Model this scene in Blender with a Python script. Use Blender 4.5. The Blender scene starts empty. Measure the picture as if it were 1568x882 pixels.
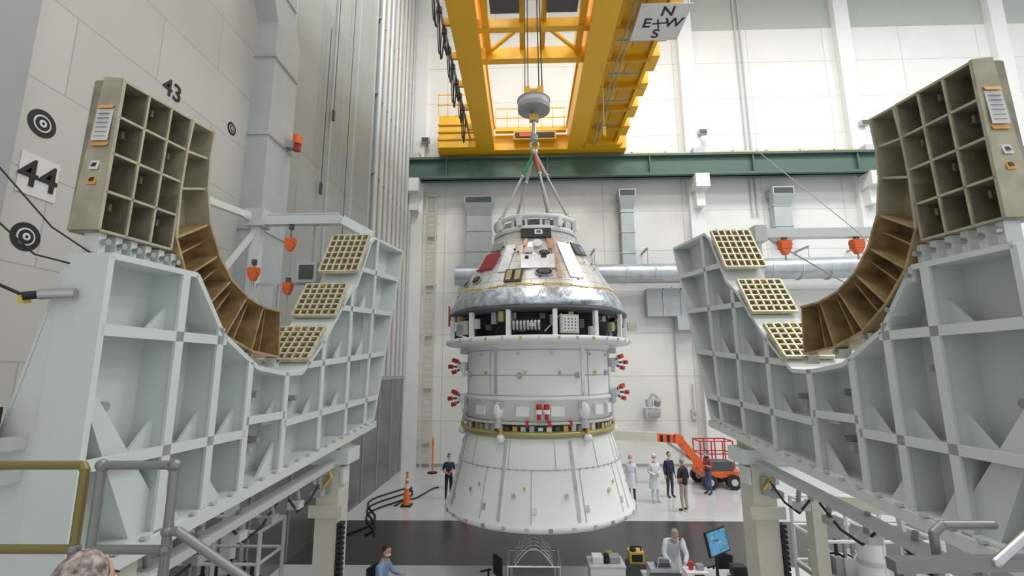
import bpy, math, random
from mathutils import Vector, Matrix
random.seed(7)
H=5.25
FL=-5.25
sc=bpy.context.scene
try:
    sc.view_settings.view_transform='Standard'
except Exception as e: print(e)

# ---------------------------------------------------------------- materials
MC={}
def mat(name,col,rough=.5,metal=0.,var=.05,scale=3.,bump=0.,emit=0.):
    if name in MC: return MC[name]
    m=bpy.data.materials.new(name); m.use_nodes=True
    nt=m.node_tree; b=nt.nodes['Principled BSDF']
    tc=nt.nodes.new('ShaderNodeTexCoord'); nz=nt.nodes.new('ShaderNodeTexNoise')
    nz.inputs['Scale'].default_value=scale; nz.inputs['Detail'].default_value=4
    nt.links.new(tc.outputs['Object'],nz.inputs['Vector'])
    mx=nt.nodes.new('ShaderNodeMix'); mx.data_type='RGBA'
    mx.inputs[6].default_value=(*[max(0,c*(1-var)) for c in col],1)
    mx.inputs[7].default_value=(*[min(1,c*(1+var)) for c in col],1)
    if var>.1:
        mr=nt.nodes.new('ShaderNodeMapRange'); mr.inputs[1].default_value=.35; mr.inputs[2].default_value=.65
        nt.links.new(nz.outputs['Fac'],mr.inputs[0]); nt.links.new(mr.outputs[0],mx.inputs[0])
    else: nt.links.new(nz.outputs['Fac'],mx.inputs[0])
    nt.links.new(mx.outputs[2],b.inputs['Base Color'])
    b.inputs['Roughness'].default_value=rough; b.inputs['Metallic'].default_value=metal
    if bump:
        bp=nt.nodes.new('ShaderNodeBump'); bp.inputs['Strength'].default_value=bump
        bp.inputs['Distance'].default_value=.03
        nt.links.new(nz.outputs['Fac'],bp.inputs['Height']); nt.links.new(bp.outputs['Normal'],b.inputs['Normal'])
    if emit:
        b.inputs['Emission Color'].default_value=(*col,1); b.inputs['Emission Strength'].default_value=emit
    MC[name]=m; return m

def panelmat(name,axes,c1,c2,mort,bw,rh,rough=.6,metal=0.,ms=.012,cyl=None,offs=.5,bump=0):
    m=bpy.data.materials.new(name); m.use_nodes=True
    nt=m.node_tree; b=nt.nodes['Principled BSDF']
    tc=nt.nodes.new('ShaderNodeTexCoord'); sp=nt.nodes.new('ShaderNodeSeparateXYZ'); cb=nt.nodes.new('ShaderNodeCombineXYZ')
    nt.links.new(tc.outputs['Object'],sp.inputs[0])
    if cyl:
        sx=nt.nodes.new('ShaderNodeMath'); sx.operation='SUBTRACT'; sx.inputs[1].default_value=cyl[0]
        sy=nt.nodes.new('ShaderNodeMath'); sy.operation='SUBTRACT'; sy.inputs[0].default_value=cyl[1]
        nt.links.new(sp.outputs[0],sx.inputs[0]); nt.links.new(sp.outputs[1],sy.inputs[1])
        at=nt.nodes.new('ShaderNodeMath'); at.operation='ARCTAN2'
        nt.links.new(sx.outputs[0],at.inputs[0]); nt.links.new(sy.outputs[0],at.inputs[1])
        mk=nt.nodes.new('ShaderNodeMath'); mk.operation='MULTIPLY'; mk.inputs[1].default_value=cyl[2]
        nt.links.new(at.outputs[0],mk.inputs[0]); nt.links.new(mk.outputs[0],cb.inputs[0]); nt.links.new(sp.outputs[2],cb.inputs[1])
    else:
        ix={'x':0,'y':1,'z':2}
        nt.links.new(sp.outputs[ix[axes[0]]],cb.inputs[0]); nt.links.new(sp.outputs[ix[axes[1]]],cb.inputs[1])
    br=nt.nodes.new('ShaderNodeTexBrick'); br.offset=offs
    br.inputs['Scale'].default_value=1; br.inputs['Mortar Size'].default_value=ms; br.inputs['Mortar Smooth'].default_value=.1
    br.inputs['Brick Width'].default_value=bw; br.inputs['Row Height'].default_value=rh
    br.inputs['Color1'].default_value=(*c1,1); br.inputs['Color2'].default_value=(*c2,1); br.inputs['Mortar'].default_value=(*mort,1)
    nt.links.new(cb.outputs[0],br.inputs['Vector'])
    nz=nt.nodes.new('ShaderNodeTexNoise'); nz.inputs['Scale'].default_value=.6 if not bump else 3; nz.inputs['Detail'].default_value=5
    nt.links.new(tc.outputs['Object'],nz.inputs['Vector'])
    mr=nt.nodes.new('ShaderNodeMapRange'); mr.inputs[3].default_value=.9 if not bump else .8; mr.inputs[4].default_value=1.06 if not bump else 1.2
    nt.links.new(nz.outputs['Fac'],mr.inputs[0])
    mx=nt.nodes.new('ShaderNodeVectorMath'); mx.operation='SCALE'
    nt.links.new(br.outputs['Color'],mx.inputs[0]); nt.links.new(mr.outputs[0],mx.inputs['Scale'])
    nt.links.new(mx.outputs[0],b.inputs['Base Color'])
    b.inputs['Roughness'].default_value=rough; b.inputs['Metallic'].default_value=metal
    if bump:
        bp=nt.nodes.new('ShaderNodeBump'); bp.inputs['Strength'].default_value=bump; bp.inputs['Distance'].default_value=.04
        nt.links.new(nz.outputs['Fac'],bp.inputs['Height']); nt.links.new(bp.outputs['Normal'],b.inputs['Normal'])
    return m

WHT=mat('white_frame_paint',(.64,.685,.66),.4,0,.04)
WHT2=mat('white_satin',(.78,.79,.78),.4)
CREAM=mat('cream_paint',(.60,.58,.49),.5)
OLIVE=mat('olive_alloy',(.30,.27,.20),.42,.3,.2,6)
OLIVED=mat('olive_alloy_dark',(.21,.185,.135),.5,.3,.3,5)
TANM=mat('tan_alloy',(.46,.42,.31),.4,.3,.15,5)
BRONZE=mat('bronze_alloy',(.46,.33,.17),.35,.4,.25,5)
BRONZD=mat('bronze_alloy_dark',(.30,.205,.10),.4,.4,.3,5)
PADC=mat('pad_grid_alloy',(.60,.56,.38),.38,.3,.15,8)
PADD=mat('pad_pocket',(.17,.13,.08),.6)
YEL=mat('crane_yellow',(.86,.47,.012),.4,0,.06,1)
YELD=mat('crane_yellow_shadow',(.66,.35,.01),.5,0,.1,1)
GRN=mat('rail_green',(.075,.14,.105),.5)
BLK=mat('black_rubber',(.015,.015,.017),.6)
DGR=mat('dark_grey',(.08,.085,.09),.5)
GRY=mat('grey_paint',(.33,.34,.35),.45)
LGR=mat('light_grey',(.52,.54,.54),.45)
GALV=mat('galvanised',(.50,.54,.57),.35,.6,.12,2)
GALVD=mat('galvanised_soft',(.46,.50,.51),.5,.25,.1,2)
STEEL=mat('steel',(.5,.5,.5),.3,.85)
CHR=mat('chrome_tube',(.62,.64,.66),.25,.85)
GOLD=mat('gold_fitting',(.70,.48,.12),.35,.5)
GOLDB=mat('gold_green_band',(.46,.40,.17),.35,.4)
RED=mat('red_cover',(.55,.03,.03),.45)
DRED=mat('crimson_panel',(.38,.035,.045),.5)
ORG=mat('orange_paint',(.80,.14,.03),.45)
SAF=mat('safety_orange',(.90,.20,.03),.5)
FOIL=mat('wrinkled_foil',(.58,.63,.70),.26,.8,.28,6,.7)
YTAPE=mat('yellow_tape',(.72,.53,.10),.5)
SCW=mat('spacecraft_white',(.88,.89,.88),.38,0,.02,2)
SEAM=mat('panel_seam',(.45,.46,.45),.5)
CLIP=mat('silver_clip',(.62,.64,.64),.3,.5)
SILV=mat('silver_panel',(.74,.75,.77),.25,.5,.12,4)
OLRAIL=mat('olive_rail',(.24,.19,.06),.4,.3)
PIPEB=mat('beige_pipe',(.52,.50,.45),.5)
SCRN=mat('screen_blue',(.05,.22,.38),.2,0,.5,9,0,.4)
SKIN=mat('skin_light',(.58,.33,.24),.55); SKIN2=mat('skin_tan',(.42,.23,.16),.55)
PAPER=mat('paper_label',(.74,.73,.69),.6)
ORLAB=mat('orange_label',(.72,.38,.09),.6)
SLR=mat('sling_red',(.6,.1,.05),.7); SLG=mat('sling_green',(.03,.28,.12),.7); SLW=mat('sling_white',(.50,.50,.47),.7)
COATW=mat('labcoat_white',(.72,.76,.80),.7); NAVY=mat('navy_cloth',(.02,.03,.06),.8); BLKC=mat('black_cloth',(.015,.015,.018),.8)
KHK=mat('khaki_cloth',(.45,.39,.32),.8); MAR=mat('maroon_cloth',(.30,.06,.08),.8); JEAN=mat('denim_cloth',(.07,.10,.20),.8)
BLUS=mat('blue_shirt',(.28,.40,.60),.8); DGREY=mat('charcoal_cloth',(.05,.05,.06),.8)
HAIRD=mat('hair_dark',(.04,.025,.015),.6); HAIRG=mat('hair_grey',(.34,.32,.30),.6); NET=mat('hair_net',(.27,.23,.21),.6,0,.75,26,.6); NETW=mat('bouffant_white',(.7,.73,.76),.7)
MASKB=mat('mask_blue',(.40,.56,.72),.8); MASKW=mat('mask_white',(.74,.76,.78),.8); EYE=mat('eye_dark',(.02,.015,.01),.2)

# ---------------------------------------------------------------- mesh builder
class B:
    def __init__(s): s.V=[];s.F=[];s.M=[];s.S=[];s.mats=[]
    def mi(s,m):
        if m not in s.mats: s.mats.append(m)
        return s.mats.index(m)
    def add(s,vs,fs,m,smooth=False):
        o=len(s.V); s.V+= [tuple(v) for v in vs]; k=s.mi(m)
        for f in fs: s.F.append([o+i for i in f]); s.M.append(k); s.S.append(smooth)
    def box(s,c,sz,m,R=None):
        c=Vector(c); vs=[]
        for x in(-.5,.5):
            for y in(-.5,.5):
                for z in(-.5,.5):
                    v=Vector((x*sz[0],y*sz[1],z*sz[2]))
                    if R: v=R@v
                    vs.append(c+v)
        s.add(vs,[(0,1,3,2),(4,6,7,5),(0,4,5,1),(2,3,7,6),(0,2,6,4),(1,5,7,3)],m)
    def bx(s,x0,x1,y0,y1,z0,z1,m): s.box(((x0+x1)/2,(y0+y1)/2,(z0+z1)/2),(abs(x1-x0),abs(y1-y0),abs(z1-z0)),m)
    def beam(s,p,q,w,h,m,up=(0,0,1)):
        p=Vector(p);q=Vector(q);d=(q-p);L=d.length
        if L<1e-6:return
        d.normalize();u=Vector(up)
        if abs(d.dot(u))>.98:u=Vector((0,1,0))
        r=d.cross(u).normalized();u=r.cross(d)
        R=Matrix((r,d,u)).transposed(); s.box((p+q)/2,(w,L,h),m,R)
    def cyl(s,p,q,r,m,r1=None,n=14,caps=True,smooth=True):
        p=Vector(p);q=Vector(q);d=(q-p)
        if d.length<1e-7:return
        d.normalize(); r1=r if r1 is None else r1
        a=Vector((0,0,1)) if abs(d.z)<.9 else Vector((1,0,0))
        e=d.cross(a).normalized();f=d.cross(e);vs=[]
        for i in range(n):
            t=2*math.pi*i/n;o=e*math.cos(t)+f*math.sin(t)
            vs.append(p+o*r);vs.append(q+o*r1)
        s.add(vs,[(2*i,2*i+1,(2*i+3)%(2*n),(2*i+2)%(2*n)) for i in range(n)],m,smooth)
        if caps: s.add(vs,[tuple(range(0,2*n,2)),tuple(range(2*n-1,0,-2))],m)
    def tube(s,pts,r,m,n=8):
        for a,b in zip(pts[:-1],pts[1:]):
            s.cyl(a,b,r,m,n=n)
            s.ball(b,(r,r,r),m,6,4)
    def ball(s,c,rad,m,n=12,k=8,R=None,fn=None):
        c=Vector(c);vs=[];fs=[]
        for j in range(k+1):
            ph=math.pi*j/k
            for i in range(n):
                t=2*math.pi*i/n
                v=Vector((math.sin(ph)*math.cos(t),math.sin(ph)*math.sin(t),math.cos(ph)))
                if fn: v=fn(v)
                v=Vector((v.x*rad[0],v.y*rad[1],v.z*rad[2]))
                if R: v=R@v
                vs.append(c+v)
        for j in range(k):
            for i in range(n):
                fs.append((j*n+i,(j+1)*n+i,(j+1)*n+(i+1)%n,j*n+(i+1)%n))
        s.add(vs,fs,m,True)
    def rev(s,prof,c,m,n=72,smooth=True,a0=0,a1=2*math.pi):
        full=abs(a1-a0-2*math.pi)<1e-6; vs=[];k=len(prof); cnt=n if full else n+1
        for i in range(cnt):
            t=a0+(a1-a0)*i/n
            for r,z in prof: vs.append((c[0]+r*math.sin(t),c[1]-r*math.cos(t),z))
        fs=[]
        for i in range(n):
            i2=(i+1)%cnt
            for j in range(k-1): fs.append((i*k+j,i2*k+j,i2*k+j+1,i*k+j+1))
        s.add(vs,fs,m,smooth)
    def prism(s,pts,off,m):
        n=len(pts);off=Vector(off);a=[Vector(p) for p in pts];b=[p+off for p in a]
        s.add(a+b,[tuple(range(n)),tuple(range(2*n-1,n-1,-1))]+[(i,(i+1)%n,n+(i+1)%n,n+i) for i in range(n)],m)
    def obj(s,name,parent=None,dz=H):
        me=bpy.data.meshes.new(name)
        me.from_pydata([(v[0],v[1],v[2]+dz) for v in s.V],[],s.F)
        for m in s.mats: me.materials.append(m)
        me.polygons.foreach_set('material_index',s.M); me.polygons.foreach_set('use_smooth',s.S)
        me.update()
        o=bpy.data.objects.new(name,me); sc.collection.objects.link(o)
        if parent: o.parent=parent
        return o
def empty(name,loc=(0,0,0)):
    e=bpy.data.objects.new(name,None); e.location=loc; sc.collection.objects.link(e); return e
def text(name,body,size,loc,cols,m,parent=None):
    cu=bpy.data.curves.new(name,'FONT'); cu.body=body; cu.size=size; cu.align_x='CENTER'; cu.align_y='CENTER'; cu.extrude=.004; cu.offset=size*.012
    o=bpy.data.objects.new(name+'_tmp',cu); sc.collection.objects.link(o)
    dg=bpy.context.evaluated_depsgraph_get(); me=bpy.data.meshes.new_from_object(o.evaluated_get(dg))
    bpy.data.objects.remove(o)
    R=Matrix(cols).transposed().to_4x4(); M=Matrix.Translation((loc[0],loc[1],loc[2]+H))@R
    me.transform(M); me.materials.clear(); me.materials.append(m)
    o=bpy.data.objects.new(name,me); sc.collection.objects.link(o)
    if parent:o.parent=parent
    return o

# ---------------------------------------------------------------- room shell
XR=46.; XL=-7.05; YB=27.3; ZT=25.
FLW=panelmat('floor_epoxy','xy',(.58,.60,.62),(.56,.58,.60),(.44,.46,.48),6,6,.16,0,.01)
FLD=mat('floor_dark_epoxy',(.035,.035,.04),.25,0,.1,1)
b=B()
for y0,y1,m in((-8,13.9,FLW),(13.9,17.8,FLD),(17.8,YB,FLW)):
    b.add([(XL,y0,FL),(XR,y0,FL),(XR,y1,FL),(XL,y1,FL)],[(0,1,2,3)],m)
b.obj('floor')
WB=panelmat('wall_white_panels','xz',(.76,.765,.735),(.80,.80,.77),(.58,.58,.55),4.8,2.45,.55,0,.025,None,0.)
WBG=mat('wall_upper_grey',(.44,.48,.43),.6)
b=B()
b.bx(XL-.3,XR,YB,YB+.3,FL,ZT,WB)
b.bx(11,XR,YB-.02,YB+.01,21.6,ZT,WBG)
b.obj('wall_back')
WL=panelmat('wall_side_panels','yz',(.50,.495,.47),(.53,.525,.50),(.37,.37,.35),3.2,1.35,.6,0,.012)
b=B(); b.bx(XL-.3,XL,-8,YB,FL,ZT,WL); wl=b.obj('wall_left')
b=B(); b.bx(XR,XR+.3,-8,YB,FL,ZT,WB); b.obj('wall_right')
for i,x in enumerate((-6.55,10.35,20.3,29.9,39.5)):
    b=B(); b.bx(x-.45,x+.45,YB-.45,YB,FL,ZT,WHT2)
    b.bx(x-.4,x+.4,YB-1.5,YB-.45,10.4,11.2,WHT2)
    b.bx(x-.25,x+.25,YB-1.0,YB-.45,9.4,10.4,WHT2)
    b.bx(x-.35,x+.35,YB-1.3,YB-.5,12.5,12.9,LGR)
    b.obj('wall_column')
b=B(); b.bx(XL,XL+.25,4.2,5.65,FL,ZT,GRY); b.bx(XL,XL+.3,2.4,4.0,FL,ZT,GRY); b.obj('wall_column')
b=B(); b.bx(XL+.001,XR,YB-.05,YB,FL,FL+.15,GRY); b.obj('baseboard_back')
DOORM=panelmat('door_grey_sheet','yz',(.33,.35,.33),(.36,.38,.36),(.24,.25,.24),1.9,6.,.5,.1,.015)
b=B(); b.bx(XL,XL+.15,12.3,19.6,-.4,ZT,DOORM)
for y in(12.4,15.3,17.5,19.6): b.bx(XL+.15,XL+.2,y-.05,y+.05,-.4,ZT,GALVD)
b.obj('door_1')
LOWM=mat('stainless_sheet',(.22,.23,.23),.28,.6,.15,1)
b=B(); b.bx(XL,XL+.3,9.5,26.3,FL,-.4,LOWM)
for y in range(10,27,2): b.bx(XL+.3,XL+.33,y-.03,y+.03,FL,-.4,GRY)
b.bx(XL,XL+.36,9.5,26.3,-.4,-.28,GRY)
b.obj('wall_lower_cladding')
b=B()
for k in range(9):
    y=20.2+k*.78
    b.cyl((XL+.22,y,-.25),(XL+.22,y,ZT),.13,PIPEB if k%2 else GALVD,n=10)
    for z in range(0,24,4): b.box((XL+.12,y,z+1),(.2,.34,.08),GRY)
b.obj('vertical_conduit_bank')
b=B()
for y,z,l in((14.6,6,6),(15.2,9,7),(16.6,4,11)):
    b.cyl((XL+.3,y,z),(XL+.3,y,z+l),.015,DGR,n=6); b.box((XL+.3,y,z),(.08,.1,.4),DGR)
b.obj('pull_cord_set')
b=B()
b.bx(XL,XL+.55,10.9,12.1,-1,9.2,GALVD)
b.prism([(XL,10.9,9.2),(XL,12.1,9.2),(XL,11.7,10.0),(XL,10.5,10.0)],(.55,0,0),GALVD)
b.bx(XL,XL+.55,10.5,11.7,10.0,14,GALVD)
for z in(1,3.5,6,8.2,10.2,12): b.bx(XL,XL+.58,10.47 if z>9.3 else 10.87,11.73 if z>9.3 else 12.13,z-.04,z+.04,GALV)
b.obj('wall_air_duct')
b=B(); b.bx(XL+.55,XL+.75,11.75,12.0,6.05,6.25,GRY)
b.cyl((XL+.8,11.9,6.2),(XL+.8,11.9,6.45),.12,ORG); b.box((XL+.8,11.9,6.08),(.16,.16,.16),DRED)
b.obj('alarm_beacon')
WTX=mat('target_black',(.012,.012,.014),.6)
PLQ=mat('target_white',(.66,.66,.64),.6)
def disc(b,c,r,m,off):
    n=28; b.prism([(c[0]+off,c[1]+r*math.cos(2*math.pi*i/n),c[2]+r*math.sin(2*math.pi*i/n)) for i in range(n)],(.004,0,0),m)
for y,z,r in((6.15,3.6,.205),(6.2,1.9,.205),(10.3,5.8,.16)):
    b=B()
    for k,(f,m) in enumerate(((1,WTX),(.62,PLQ),(.5,WTX),(.26,PLQ),(.1,WTX))): disc(b,(XL,y,z),r*f,m,.002+.005*k)
    b.obj('photogrammetry_target')
b=B(); b.bx(XL,XL+.012,5.95,6.5,2.5,3.1,PLQ); p=b.obj('wall_number_plaque')
text('number_44','44',.56,(XL+.02,6.22,2.80),((0,1,0),(0,0,1),(1,0,0)),WTX,p)
text('number_43','43',.50,(XL+.01,8.4,5.58),((0,1,0),(0,0,1),(1,0,0)),WTX,wl)

# runway beam
b=B()
for z,h,d in((11.2,.14,.7),(12.4,.14,.7)): b.bx(-6.9,44,25.95,25.95+d,z,z+h,GRN)
b.bx(-6.9,44,26.2,26.35,11.2,12.5,GRN)
for i in range(9): b.bx(-4.6+6*i,-4.52+6*i,26.0,26.6,11.3,12.4,GRN)
b.bx(-6.9,44,26.2,26.38,12.54,12.68,STEEL)
b.bx(-6.0,44,26.75,26.85,12.7,12.95,GRN); b.bx(4.,44,26.60,26.74,12.78,12.92,YTAPE)
for i in range(20): b.bx(4.5+2*i,4.6+2*i,26.58,26.6,12.76,12.94,GRN)
b.obj('crane_runway_beam')

# ---------------------------------------------------------------- overhead crane
GX0,GX1,GX2,GX3=-2.6,-1.75,2.65,3.45; ZB=12.7
b=B()
for x0,x1 in((GX0,GX1),(GX2,GX3)):
    b.bx(x0,x1,3,26.2,ZB+.06,ZB+1.7,YEL); b.bx(x0-.08,x1+.08,3,26.3,ZB,ZB+.08,YEL); b.bx(x0-.08,x1+.08,3,26.3,ZB+1.7,ZB+1.78,YEL)
    b.bx((x0+x1)/2-.05,(x0+x1)/2+.05,3,26,ZB+1.78,ZB+1.95,STEEL)
b.bx(-5,6.0,25.5,26.7,ZB-.02,ZB+.9,YEL)
b.bx(-4.9,-2.7,25.1,26.7,ZB+.0,ZB+2.0,YEL); b.bx(3.5,5.6,25.1,26.7,ZB,ZB+1.6,YEL)
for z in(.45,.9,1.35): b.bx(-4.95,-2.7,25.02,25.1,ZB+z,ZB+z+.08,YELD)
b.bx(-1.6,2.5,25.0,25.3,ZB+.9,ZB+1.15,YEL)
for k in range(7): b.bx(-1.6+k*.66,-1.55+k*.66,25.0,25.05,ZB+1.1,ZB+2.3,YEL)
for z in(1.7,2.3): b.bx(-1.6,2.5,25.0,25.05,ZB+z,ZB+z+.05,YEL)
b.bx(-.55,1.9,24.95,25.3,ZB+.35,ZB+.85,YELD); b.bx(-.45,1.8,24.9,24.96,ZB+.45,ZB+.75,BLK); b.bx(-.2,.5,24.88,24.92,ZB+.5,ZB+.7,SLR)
for k in range(5): b.bx(-4.95+k*.55,-4.9+k*.55,25.0,25.05,ZB+2,ZB+3.3,YEL)
for z in(2.6,3.25): b.bx(-4.95,-2.7,25.0,25.05,ZB+z,ZB+z+.06,YEL)
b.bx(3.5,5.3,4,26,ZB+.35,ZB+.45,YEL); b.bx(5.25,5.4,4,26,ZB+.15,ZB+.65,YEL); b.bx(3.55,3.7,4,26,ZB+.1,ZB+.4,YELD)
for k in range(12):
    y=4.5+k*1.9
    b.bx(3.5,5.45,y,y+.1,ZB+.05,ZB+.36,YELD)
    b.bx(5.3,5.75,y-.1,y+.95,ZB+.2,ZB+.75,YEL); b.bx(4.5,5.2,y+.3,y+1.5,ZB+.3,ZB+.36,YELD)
    for j in(0,.95): b.bx(5.36,5.42,y+j,y+j+.06,ZB+.6,ZB+1.8,YEL)
for z in(1.2,1.8): b.bx(5.36,5.42,4,26,ZB+z,ZB+z+.06,YEL)
for x in(3.95,4.15): b.cyl((x,5,ZB+.0),(x,25,ZB+.0),.035,GRY,n=8)
for k in range(9): b.box((4.35,6+k*2.1,ZB+.0),(1.3,.06,.06),GRY)
for y in range(6,26,2): b.bx(-3.05,-2.68,y,y+.12,ZB+.5,ZB+.8,YELD)
b.bx(-3.1,-3.0,4,25,ZB+.5,ZB+.6,STEEL)
for k in range(9):
    y0=13+k*1.1; pts=[(-3.05,y0+1.1*i/8,ZB+.45-(.6+.5*(k%3))*math.sin(math.pi*i/8)) for i in range(9)]
    b.tube(pts,.032,BLK,6); pts=[(p[0]-.1,p[1]+.1,p[2]+.3) for p in pts]; b.tube(pts,.022,DGR,6)
    b.box((-3.05,y0,ZB+.45),(.2,.15,.2),DGR)
# trolley
b.bx(GX1,GX2,17.9,18.25,ZB+.35,ZB+.9,YEL); b.bx(GX1,GX2,16.3,16.6,ZB+.55,ZB+.95,YEL)
b.bx(GX1,GX2,14.2,14.55,ZB+.75,ZB+1.35,YEL)
b.bx(-1.55,-1.3,14,18.2,ZB+.6,ZB+1.1,YEL); b.bx(2.2,2.45,14,18.2,ZB+.6,ZB+1.1,YEL)
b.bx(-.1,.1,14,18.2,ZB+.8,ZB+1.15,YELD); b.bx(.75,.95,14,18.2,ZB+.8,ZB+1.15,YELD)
b.beam((-1.4,17.9,ZB+.7),(-.1,16.5,ZB+.7),.12,.12,YEL); b.beam((2.3,17.9,ZB+.7),(1.0,16.5,ZB+.7),.12,.12,YEL)
b.bx(-1.2,-.1,14.8,15.75,ZB+.7,ZB+1.0,DGR); b.bx(.95,2.1,14.8,15.75,ZB+.7,ZB+1.0,DGR); b.bx(-1.3,2.2,12.3,13.6,ZB+1.4,ZB+2.4,DGR)
b.cyl((-.6,14.9,ZB+1.6),(1.4,14.9,ZB+1.6),.4,DGR)
b.bx(GX1,GX2,11.5,12.0,ZB+.7,ZB+1.5,YEL); b.bx(GX1,GX2,8,8.4,ZB+.7,ZB+1.5,YEL)
crane=b.obj('overhead_bridge_crane')
CX,CY=.36,14.
b=B()
for dx in(-.28,-.18,.18,.28):
    for dy in(-.12,.12): b.cyl((CX+dx,CY+dy,9.0),(CX+dx*.9,CY+dy+.5,ZB+1.3),.018,DGR,n=6)
b.bx(CX-.32,CX-.12,CY-.15,CY+.15,8.75,9.1,YEL); b.bx(CX+.12,CX+.32,CY-.15,CY+.15,8.75,9.1,YEL)
b.cyl((CX-.3,CY,8.95),(CX+.3,CY,8.95),.14,YELD)
for z0,z1,r,m in((8.45,8.62,.52,LGR),(8.62,8.66,.54,GRY),(8.3,8.45,.52,GRY)): b.cyl((CX,CY,z0),(CX,CY,z1),r,m,n=40)
b.cyl((CX,CY,8.66),(CX,CY,8.85),.16,STEEL); b.cyl((CX,CY,7.95),(CX,CY,8.3),.1,STEEL)
b.box((CX,CY,8.05),(.3,.2,.22),GOLD); b.cyl((CX,CY,7.4),(CX,CY,7.95),.07,STEEL); b.cyl((CX,CY,7.25),(CX,CY,7.45),.13,GRY)
pts=[(CX+.13*math.sin(a*math.pi/6),CY,7.1+.16*math.cos(a*math.pi/6)) for a in range(13)]; b.tube(pts,.035,STEEL)
b.obj('crane_hook_block',None)
b=B()
TOP=(CX,CY,6.88)
for ang,m in((-68,SLG),(20,SLR),(58,SLW),(150,SLG),(-140,SLW)):
    a=math.radians(ang); e=Vector((CX+1.12*math.sin(a),CY-1.12*math.cos(a),4.5)); t=Vector(TOP); mid=t.lerp(e,.38); lo=t.lerp(e,.58)
    b.cyl(t,mid,.05,m,n=8); b.cyl(mid,lo,.035,STEEL,n=8); b.cyl(lo,e,.045,SLW,n=8); b.ball(e,(.08,.08,.08),STEEL,8,6); b.ball(mid,(.07,.07,.07),STEEL,8,6)
b.ball(TOP,(.12,.1,.12),STEEL,10,8)
b.obj('lifting_sling_set')
b=B(); b.cyl((CX+3.0,CY+4,9.9),(CX+3.0,CY+4,ZB+.0),.02,YTAPE,n=6); b.box((CX+3.0,CY+4,9.7),(.12,.12,.4),YTAPE); b.cyl((CX+3.0,CY+4,9.93),(CX+3.0,CY+4,9.85),.05,BLK); b.obj('crane_pendant_control')
b=B(); b.bx(4.1,5.85,14.2,16.0,12.3,12.34,PAPER)
for x in(4.2,5.75):
    for y in(14.3,15.9): b.cyl((x,y,12.3),(x,y,ZB+.4),.02,STEEL,n=6)
s=b.obj('compass_sign')
for ch,x,y in(('N',5.1,14.55),('W',5.45,15.1),('E',4.5,15.1),('S',4.95,15.65)):
    text('letter_'+ch,ch,.62,(x,y,12.29),((1,0,0),(0,-1,0),(0,0,-1)),WTX,s)
b=B(); b.beam((4.85,14.9,12.285),(4.98,15.35,12.285),.05,.01,WTX); b.beam((4.7,15.12,12.285),(5.2,15.08,12.285),.05,.01,WTX); b.obj('compass_cross',s)

# ---------------------------------------------------------------- spacecraft
C=(CX,CY)
ship=empty('spacecraft_stack',(CX,CY,0))
def sp(o):
    o.parent=ship; o.matrix_parent_inverse=Matrix.Translation((-CX,-CY,0)); return o
def surf(phi,r,z,al=0,out=0):
    a=math.radians(phi); d=Vector((math.sin(a),-math.cos(a),0)); t=Vector((math.cos(a),math.sin(a),0))
    n=(d*math.cos(al)+Vector((0,0,1))*math.sin(al)).normalized(); u=n.cross(t)
    return Vector((CX,CY,z))+d*r+n*out, Matrix((t,-n,u)).transposed()
def sbox(b,phi,r,z,sz,m,al=0,out=0):
    p,R=surf(phi,r,z,al,out); b.box(p,sz,m,R)
CMM=panelmat('crew_module_tiles','',(.80,.81,.82),(.78,.73,.66),(.46,.45,.44),.34,.28,.27,.42,.010,(CX,CY,2.1),.5,.25)  # warm second tile colour paints in orange-brown reflections on the silver skin
b=B()
R0,Z0,R1,Z1=1.2,4.02,2.5,1.88
AL=math.atan2(R1-R0,Z0-Z1)
def cr(z): return R0+(R1-R0)*(Z0-z)/(Z0-Z1)
b.rev([(0,Z0),(R0-.1,Z0),(R0,Z0-.05),(cr(2.07),2.07)],C,CMM,96)
b.rev([(cr(2.07),2.07),(R1,1.85),(2.57,1.72),(2.55,1.6),(2.4,1.54),(0,1.5)],C,FOIL,96)
for k in range(60):
    sbox(b,k*6,cr(2.15)+.02*(k%2),2.15+.03*math.sin(k*.9),(.27,.02,.025),YTAPE,AL,.01)
b.rev([(1.02,Z0),(1.0,Z0+.3),(0,Z0+.32)],C,DGR,48)
b.rev([(1.22,4.27),(1.3,4.3),(1.3,4.4),(1.2,4.44),(1.1,4.38),(1.22,4.27)],C,WHT2,64)
b.rev([(1.25,3.92),(1.29,3.97),(1.27,4.05),(1.2,4.08)],C,WHT2,64)
for k in range(18):
    sbox(b,k*20+6,1.2,4.16,(.07,.07,.3),WHT2)
    sbox(b,k*20+15,1.14,4.13,(.16,.12,.2),(LGR,DGR,WHT2,TANM)[k%4])
for ph in(-55,-22,30,62): sbox(b,ph,1.31,4.2,(.14,.12,.3),WHT2)
def patch(ph,z,w,h,m,out=.015,th=.03): sbox(b,ph,cr(z),z,(w,th,h),m,AL,out)
patch(-1,3.78,.85,.36,BLK); patch(2,3.8,.22,.18,WHT2,.03); patch(2,3.8,.12,.1,DGR,.04)
patch(-46,2.98,.58,.60,DRED,.02,.05)
patch(-46,3.45,.42,.3,GRY,.02); patch(46,3.35,.46,.42,DGR,.02); patch(50,3.35,.14,.2,BLUS,.03)
def win(ph,z,w,h):
    p,R=surf(ph,cr(z),z,AL,.02)
    n=24
    for k,(f,m) in enumerate(((1.15,LGR),(1,BLK),(.62,STEEL),(.55,DGR))):
        pts=[p+R@Vector((w*f*.5*math.cos(2*math.pi*i/n),-.01*k,h*f*.5*math.sin(2*math.pi*i/n))) for i in range(n)]
        b.prism(pts,R@Vector((0,-.02,0)),m)
win(4,2.5,.42,.24); win(-50,2.44,.34,.22); win(-66,2.42,.3,.22); win(6,3.1,.3,.18)
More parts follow.
